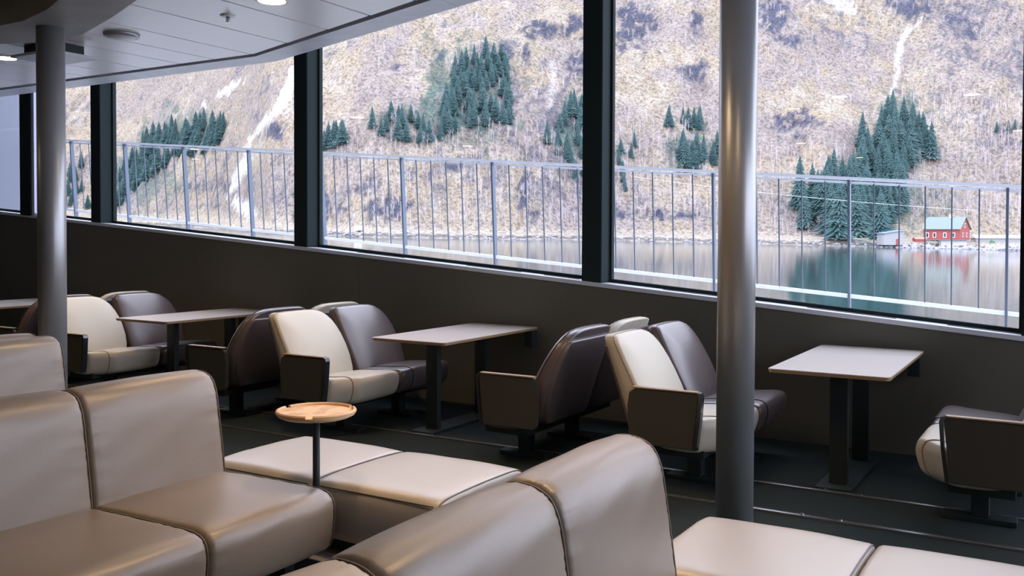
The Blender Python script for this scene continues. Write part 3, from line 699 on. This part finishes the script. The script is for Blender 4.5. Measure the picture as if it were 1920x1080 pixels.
# water
bm = bmesh.new(); vs = [bm.verts.new(to_world(a, b, -7)) for a, b in ((-1500, 14), (1200, 14), (1200, 1300), (-1500, 1300))]; bm.faces.new(vs)
wmt = mat('fjord_water', (.012, .035, .040), .06, spec=.5); nt = wmt.node_tree; N = nt.nodes; L = nt.links
N['Principled BSDF'].inputs['IOR'].default_value = 1.42
tc = N.new('ShaderNodeTexCoord'); nz = N.new('ShaderNodeTexNoise'); nz.inputs['Scale'].default_value = .9; nz.inputs['Detail'].default_value = 3; L.new(tc.outputs['Object'], nz.inputs['Vector'])
bp = N.new('ShaderNodeBump'); bp.inputs['Strength'].default_value = .10; bp.inputs['Distance'].default_value = .12; L.new(nz.outputs['Fac'], bp.inputs['Height']); L.new(bp.outputs[0], N['Principled BSDF'].inputs['Normal'])
tag(obj('fjord_water', bm, wmt, recalc=False), kind='structure')

# ------------------------------------------------------------------ conifers
cm = mat('spruce_needles', (.042, .090, .094), .9, spec=.1, var=(.9, (.10, .165, .16), .35, .65))  # needle colour lightened towards teal to carry the distant haze
bark = mat('grey_bark', (.22, .19, .18), .9)
def conifer(seed, slim=1.0):
    rnd = random.Random(seed); bm = bmesh.new(); tiers = 24; n = 12
    cyl(bm, 0, 0, -.06, .5, .016, 6, .008)
    for k in range(tiers):
        f = k/(tiers-1); z0 = .05+.87*f; R = (.265*(1-f)**.85+.012)*slim*(.9+.25*rnd.random()); h = .10*(1-f*.5)
        top = bm.verts.new((0, 0, min(1.0, z0+h))); ring = []
        for i in range(n*2):
            a = math.pi*i/n+rnd.random()*.12+k*.7; rr = R*((.72+.5*rnd.random()) if i % 2 == 0 else (.40+.25*rnd.random()))
            ring.append(bm.verts.new((rr*math.cos(a), rr*math.sin(a), z0-.03*rnd.random()-(.03*(1-f) if i % 2 == 0 else -.01))))
        low = bm.verts.new((0, 0, z0+.02))
        for i in range(2*n):
            bm.faces.new((ring[i], ring[(i+1) % (2*n)], top)); bm.faces.new((ring[(i+1) % (2*n)], ring[i], low))
    me = bpy.data.meshes.new('spruce_tree'); bm.to_mesh(me); bm.free(); me.materials.append(cm); return me
cms = [conifer(s, sl) for s, sl in ((1, 1.0), (2, .85), (3, 1.15), (4, .75))]
tilt = NUP.to_track_quat('Z', 'Y').to_euler()
def inpoly(x, y, P):
    c = False; j = len(P)-1
    for i in range(len(P)):
        if (P[i][1] > y) != (P[j][1] > y) and x < (P[j][0]-P[i][0])*(y-P[i][1])/(P[j][1]-P[i][1])+P[i][0]: c = not c
        j = i
    return c
def grove(poly, count, h, label, group, seed):
    """scatter spruces on the slope inside an outline of tree feet given by bearing and elevation marks"""
    rnd = random.Random(seed); xs = [p[0] for p in poly]; ys_ = [p[1] for p in poly]; pts = []; tries = 0
    while len(pts) < count and tries < 40000:
        tries += 1; x, y = rnd.uniform(min(xs), max(xs)), rnd.uniform(min(ys_), max(ys_))
        if not inpoly(x, y, poly): continue
        dmin = 9*(1-tries/40000)
        if any(abs(x-a)**2+(1.2*(y-b))**2 < dmin*dmin for a, b in pts): continue
        pts.append((x, y))
    for x, y in pts:
        hit = onhill(x, y)
        if hit is None: continue
        a, b, z = hit; o = bpy.data.objects.new('spruce_tree', rnd.choice(cms)); COL.objects.link(o)
        s = rnd.uniform(h[0], h[1])
        o.location = to_world(a, b, z-.3); o.scale = (s*rnd.uniform(.85, 1.1), s*rnd.uniform(.85, 1.1), s); o.rotation_euler = (0, 0, rnd.random()*6)
        tag(o, label, 'tree', group)
grove([(285, 265), (330, 250), (385, 245), (418, 250), (412, 285), (330, 300), (300, 330), (270, 345), (225, 395), (200, 400), (225, 330), (250, 300)], 66, (15, 22), 'spruce in the dense stand seen through the second window from the left', 'spruces of the left stand', 1)
grove([(855, 120), (925, 100), (945, 140), (950, 205), (960, 235), (880, 245), (800, 275), (740, 275), (740, 255), (800, 235), (830, 190), (845, 150)], 68, (10, 15), 'spruce in the tall narrow grove high on the slope in the middle window', 'spruces of the high middle grove', 2)
grove([(605, 270), (640, 262), (640, 280), (605, 285)], 6, (11, 15), 'spruce in the small clump right beside the second dark mullion from the left', 'spruces beside the second mullion', 3)
grove([(690, 240), (730, 220), (790, 225), (790, 245), (700, 258)], 9, (9, 12), 'spruce in the loose scatter left of the high middle grove', 'scattered spruces left of the middle grove', 4)
grove([(1020, 270), (1060, 210), (1092, 200), (1092, 330), (1070, 350), (1025, 300)], 17, (10, 15), 'spruce in the strip just left of the third dark mullion', 'spruces left of the third mullion', 5)
grove([(1155, 290), (1180, 275), (1205, 268), (1200, 285), (1160, 380)], 7, (8, 12), 'spruce just right of the third dark mullion above the railing', 'spruces right of the third mullion', 6)
grove([(1243, 235), (1300, 232), (1340, 235), (1340, 245), (1245, 245)], 6, (11, 15), 'spruce in the upper short row left of the large column', 'upper spruces left of the large column', 7)
grove([(1270, 300), (1340, 292), (1340, 318), (1275, 322)], 9, (14, 19), 'spruce in the lower clump left of the large column, above the railing', 'lower spruces left of the large column', 8)
grove([(1645, 232), (1690, 248), (1735, 268), (1742, 300), (1720, 330), (1660, 345), (1610, 340), (1610, 285), (1640, 285)], 36, (17, 25), 'spruce high in the big stand above the red house', 'spruces of the upper right stand', 9)
grove([(1500, 380), (1600, 345), (1680, 350), (1690, 400), (1675, 448), (1610, 453), (1520, 445), (1480, 405)], 48, (20, 29), 'tall spruce in the dense stand near the water left of the red house', 'spruces near the water left of the red house', 10)
grove([(1855, 248), (1910, 238), (1915, 245), (1860, 252)], 4, (6, 8), 'small spruce of the short row high at the right edge', 'small spruces at the right edge', 11)
grove([(125, 300), (165, 310), (165, 390), (128, 395)], 10, (12, 17), 'spruce seen through the narrow leftmost window', 'spruces in the leftmost window', 12)
# leafless birch wood: countless thin trees, one object
def birches():
    rnd = random.Random(5); V = []; Fc = []
    def spike(p, d, r):
        s = d.orthogonal().normalized(); t_ = d.cross(s).normalized(); k0 = len(V)
        for a in (0, 2.09, 4.19): V.append(p+r*(math.cos(a)*s+math.sin(a)*t_))
        V.append(p+d); Fc.append((k0, k0+1, k0+3)); Fc.append((k0+1, k0+2, k0+3)); Fc.append((k0+2, k0, k0+3))
    zones = [((220, 550, 180, 400), 240), ((610, 1090, 240, 425), 420), ((1150, 1345, 220, 410), 240), ((1420, 1600, 280, 440), 220), ((1700, 1920, 180, 400), 420), ((1700, 1920, 380, 432), 90), ((650, 1920, 10, 240), 260)]
    for (xa, xb, ya, yb), cnt in zones:
        for _ in range(cnt):
            h_ = onhill(rnd.uniform(xa, xb), rnd.uniform(ya, yb))
            if h_ is None: continue
            p = to_world(*h_); H = rnd.uniform(4, 8.5); spike(p, Vector((rnd.uniform(-.4, .4), rnd.uniform(-.4, .4), H)), .10)
            for k_ in range(11):
                z = H*rnd.uniform(.25, .85); a = rnd.random()*6.28; l_ = (H-z)*.55+.5
                spike(p+Vector((0, 0, z)), Vector((math.cos(a)*l_*.6, math.sin(a)*l_*.6, l_*.9)), .045)
    me = bpy.data.meshes.new('birch_wood'); me.from_pydata([tuple(v) for v in V], [], Fc); me.update()
    return me
bo = link('birch_wood', birches(), mat('pale_birch_bark', (.52, .46, .48), .8, spec=.2), smooth=False)
tag(bo, 'leafless pale grey birch wood covering the lower mountainside', 'trees', kind='stuff')
# shore rocks
rk = mat('shore_rock', (.20, .20, .24), .8, var=(.8, (.34, .33, .34), .35, .65), bump=(2, .6, .3))
def boulders():
    rnd = random.Random(9); bm = bmesh.new()
    for i in range(520):
        u = rnd.uniform(-.2, .58) if i < 300 else rnd.uniform(.40, .56); b_ = float(np.interp(u, UC, BC))+rnd.uniform(-3, 2.5); a_ = u*b_
        s = rnd.uniform(.25, .8)*(1.5 if i >= 300 else 1); t_ = bmesh.new(); bmesh.ops.create_icosphere(t_, subdivisions=1, radius=1)
        h_ = float(height(np.array([a_]), np.array([b_]))[0]); c_ = to_world(a_, b_, max(h_, -7.1)+.1)
        for v in t_.verts: v.co = Vector((v.co.x*s*rnd.uniform(.8, 1.6), v.co.y*s*rnd.uniform(.8, 1.4), v.co.z*s*rnd.uniform(.5, .9)))+c_
        join(bm, t_)
    return bm
tag(obj('shore_rocks', boulders(), rk), 'grey boulders piled all along the waterline of the far shore', 'rocks', kind='stuff')

# ------------------------------------------------------------------ buildings on the far shore (local x along the shore, y inland)
def onshore(px, b): return ((px-960)/F_PX)*b, b
red = mat('faded_red_boards', (.30, .080, .075), .7, spec=.2, bump=(3, .2, .05)); roofm = mat('pale_green_roof', (.13, .175, .165), .6); wboard = mat('weathered_white_boards', (.30, .30, .31), .7, bump=(3, .2, .05)); broof = mat('blue_grey_roof', (.16, .24, .36), .5)
dark = mat('dark_pane', (.03, .035, .045), .2); stone = mat('pale_concrete', (.50, .48, .48), .8, var=(1.5, (.38, .37, .38), .4, .6)); greenb = mat('green_paint', (.05, .16, .07), .7); wtrim = mat('white_trim', (.5, .5, .5), .5)
def place(name, px, b_, z, rz, lab, cat):
    a, b2 = onshore(px, b_); p = to_world(a, b2, z)
    return empty(name, p, lab, cat, rz=YAW+rz)
G0 = -4.2
h = place('boathouse_home', 1774, 412, G0+.6, -.80, 'red wooden house with a pale green roof and white windows on the far shore', 'house')
h.name = 'red_house'; h.scale = (1.3, 1.3, 1.22)
def gable(bm, lx, ly, hh, rh):
    """walls with gable ends, ridge along x"""
    v = [bm.verts.new(p) for p in ((-lx, -ly, 0), (lx, -ly, 0), (lx, ly, 0), (-lx, ly, 0), (-lx, -ly, hh), (lx, -ly, hh), (lx, ly, hh), (-lx, ly, hh), (-lx, 0, hh+rh), (lx, 0, hh+rh))]
    for f_ in ((3, 2, 1, 0), (0, 1, 5, 4), (2, 3, 7, 6), (1, 2, 6, 9, 5), (3, 0, 4, 8, 7), (4, 5, 9, 8), (6, 7, 8, 9)): bm.faces.new([v[i] for i in f_])
    return bm
obj('wall', gable(bmesh.new(), 6.0, 4.4, 4.3, 4.0), red, h)
def roof(bm, lx, ly, hh, rh, o=.45, t_=.22):
    for s in (-1, 1):
        pts = [(0, hh+rh+t_), (s*(ly+o), hh-o*rh/ly+t_), (s*(ly+o), hh-o*rh/ly), (0, hh+rh)]
        a = [bm.verts.new((-lx-o, y, z)) for y, z in pts]; b_ = [bm.verts.new((lx+o, y, z)) for y, z in pts]
        bm.faces.new(a); bm.faces.new(b_[::-1])
        for i in range(4): bm.faces.new((a[i], b_[i], b_[(i+1) % 4], a[(i+1) % 4]))
    return bm
obj('roof', roof(bmesh.new(), 6.0, 4.4, 4.3, 4.0), roofm, h)
def pane(par, x, y, z, wx, wz, axis='y'):
    b = bmesh.new()
    if axis == 'y': box(b, x-wx/2, x+wx/2, y-.08, y, z-wz/2, z+wz/2)
    else: box(b, x, x+.08, y-wx/2, y+wx/2, z-wz/2, z+wz/2)
    f_ = obj('window', b, wtrim, par); b = bmesh.new()
    if axis == 'y': box(b, x-wx*.28, x+wx*.28, y-.11, y-.08, z-wz*.36, z+wz*.36)
    else: box(b, x+.08, x+.11, y-wx*.28, y+wx*.28, z-wz*.36, z+wz*.36)
    obj('pane', b, dark, f_)
for x in (-4.6, -2.2, 1.2, 4.0): pane(h, x, -4.4, 1.9, 1.1, 1.9)
pane(h, 6.0, -1.6, 2.0, 1.1, 1.7, 'x'); pane(h, 6.0, 1.6, 2.0, 1.1, 1.7, 'x'); pane(h, 6.0, 0, 5.4, 1.3, 1.6, 'x')
b = bmesh.new(); box(b, 1, 2, -.5, .5, 8, 9.3); obj('chimney', b, stone, h)
q_ = place('boathouse', 1669, 401, -6.0, .15, 'white weathered boathouse with a sloping blue-grey roof at the waterline', 'boathouse')
b = bmesh.new(); vv = [(-4.4, -3, 0), (4.4, -3, 0), (4.4, 3, 0), (-4.4, 3, 0), (-4.4, -3, 4.9), (4.4, -3, 6.1), (4.4, 3, 6.1), (-4.4, 3, 4.9)]; v_ = [b.verts.new(p) for p in vv]
for f_ in ((3, 2, 1, 0), (0, 1, 5, 4), (1, 2, 6, 5), (2, 3, 7, 6), (3, 0, 4, 7), (4, 5, 6, 7)): b.faces.new([v_[i] for i in f_])
obj('wall', b, wboard, q_)
b = bmesh.new(); vv = [(x, y, z+d) for d in (0, .25) for x, y, z in ((-5, -3.5, 4.85), (5, -3.5, 6.2), (5, 3.5, 6.2), (-5, 3.5, 4.85))]; v_ = [b.verts.new(p) for p in vv]
for f_ in ((3, 2, 1, 0), (4, 5, 6, 7), (0, 1, 5, 4), (1, 2, 6, 5), (2, 3, 7, 6), (3, 0, 4, 7)): b.faces.new([v_[i] for i in f_])
obj('roof', b, broof, q_)
b = bmesh.new(); box(b, .9, 2.2, -3.1, -3.0, 0, 2.6); obj('door', b, red, q_)
q_ = place('quay_shed', 1775, 399, -6.6, -.05, 'low open waterfront shed with a pale green roof in front of the red house', 'shed')
b = bmesh.new(); box(b, -8, 9, -.8, 3, 3.1, 3.35); obj('roof', b, roofm, q_)
b = bmesh.new(); box(b, -2.5, 8.5, 0, 2.5, .4, 3.1); obj('wall', b, stone, q_)
for xx in (-7.6, -5.2, -3.2): b = bmesh.new(); box(b, xx, xx+.25, -.4, -.15, 0, 3.1); obj('post', b, wboard, q_)
q_ = place('red_shed', 1724, 406, -5.0, 0, 'small low red shed left of the red house', 'shed')
b = bmesh.new(); gable(b, 2.4, 1.6, 1.8, .7); obj('wall', b, red, q_); obj('roof', roof(bmesh.new(), 2.4, 1.6, 1.8, .7, .2, .1), mat('rusty_roof', (.42, .17, .12), .7), q_)
q_ = place('long_boathouse', 1868, 410, -5.2, -.02, 'long low white building with a flat pale roof right of the red house', 'building')
b = bmesh.new(); box(b, -9, 26, 0, 5, 0, 3.0); obj('wall', b, wboard, q_); b = bmesh.new(); gable(b, 18, 3.2, .02, 1.5)
for v in b.verts: v.co.x += 8.5; v.co.y += 2.5; v.co.z += 3.0
obj('roof', b, stone, q_)
q_ = place('green_bush', 1860, 401, -6.0, 0, 'small dark green bush by the long white building', 'bush')
b = bmesh.new(); bmesh.ops.create_icosphere(b, subdivisions=3, radius=1.6)
for v in b.verts: v.co = Vector((v.co.x*.7, v.co.y*.7, v.co.z+1.4))*(.85+.3*hsh(v.index, 3))
obj('foliage', b, greenb, q_)
q_ = place('white_tent', 672, 385, -4.6, 0, 'tiny white ridge tent on the grassy far shore in the middle window', 'tent')
b = bmesh.new(); gable(b, 1.6, 1.3, .4, 1.5); obj('canvas', b, wtrim, q_)
# cable along the hillside
a1, b1 = onshore(1180, 400); a2, b2 = onshore(1830, 395); P_ = []
for i in range(25):
    t_ = i/24; P_.append(to_world(a1+(a2-a1)*t_, b1+(b2-b1)*t_, 21+(9.5-21)*t_-6*t_*(1-t_)*1.0))
tag(obj('power_cable', tube(bmesh.new(), P_, .07, 5), mat('pale_cable', (.7, .7, .72), .5)), 'thin pale overhead cable spanning in front of the right spruces', 'cable')
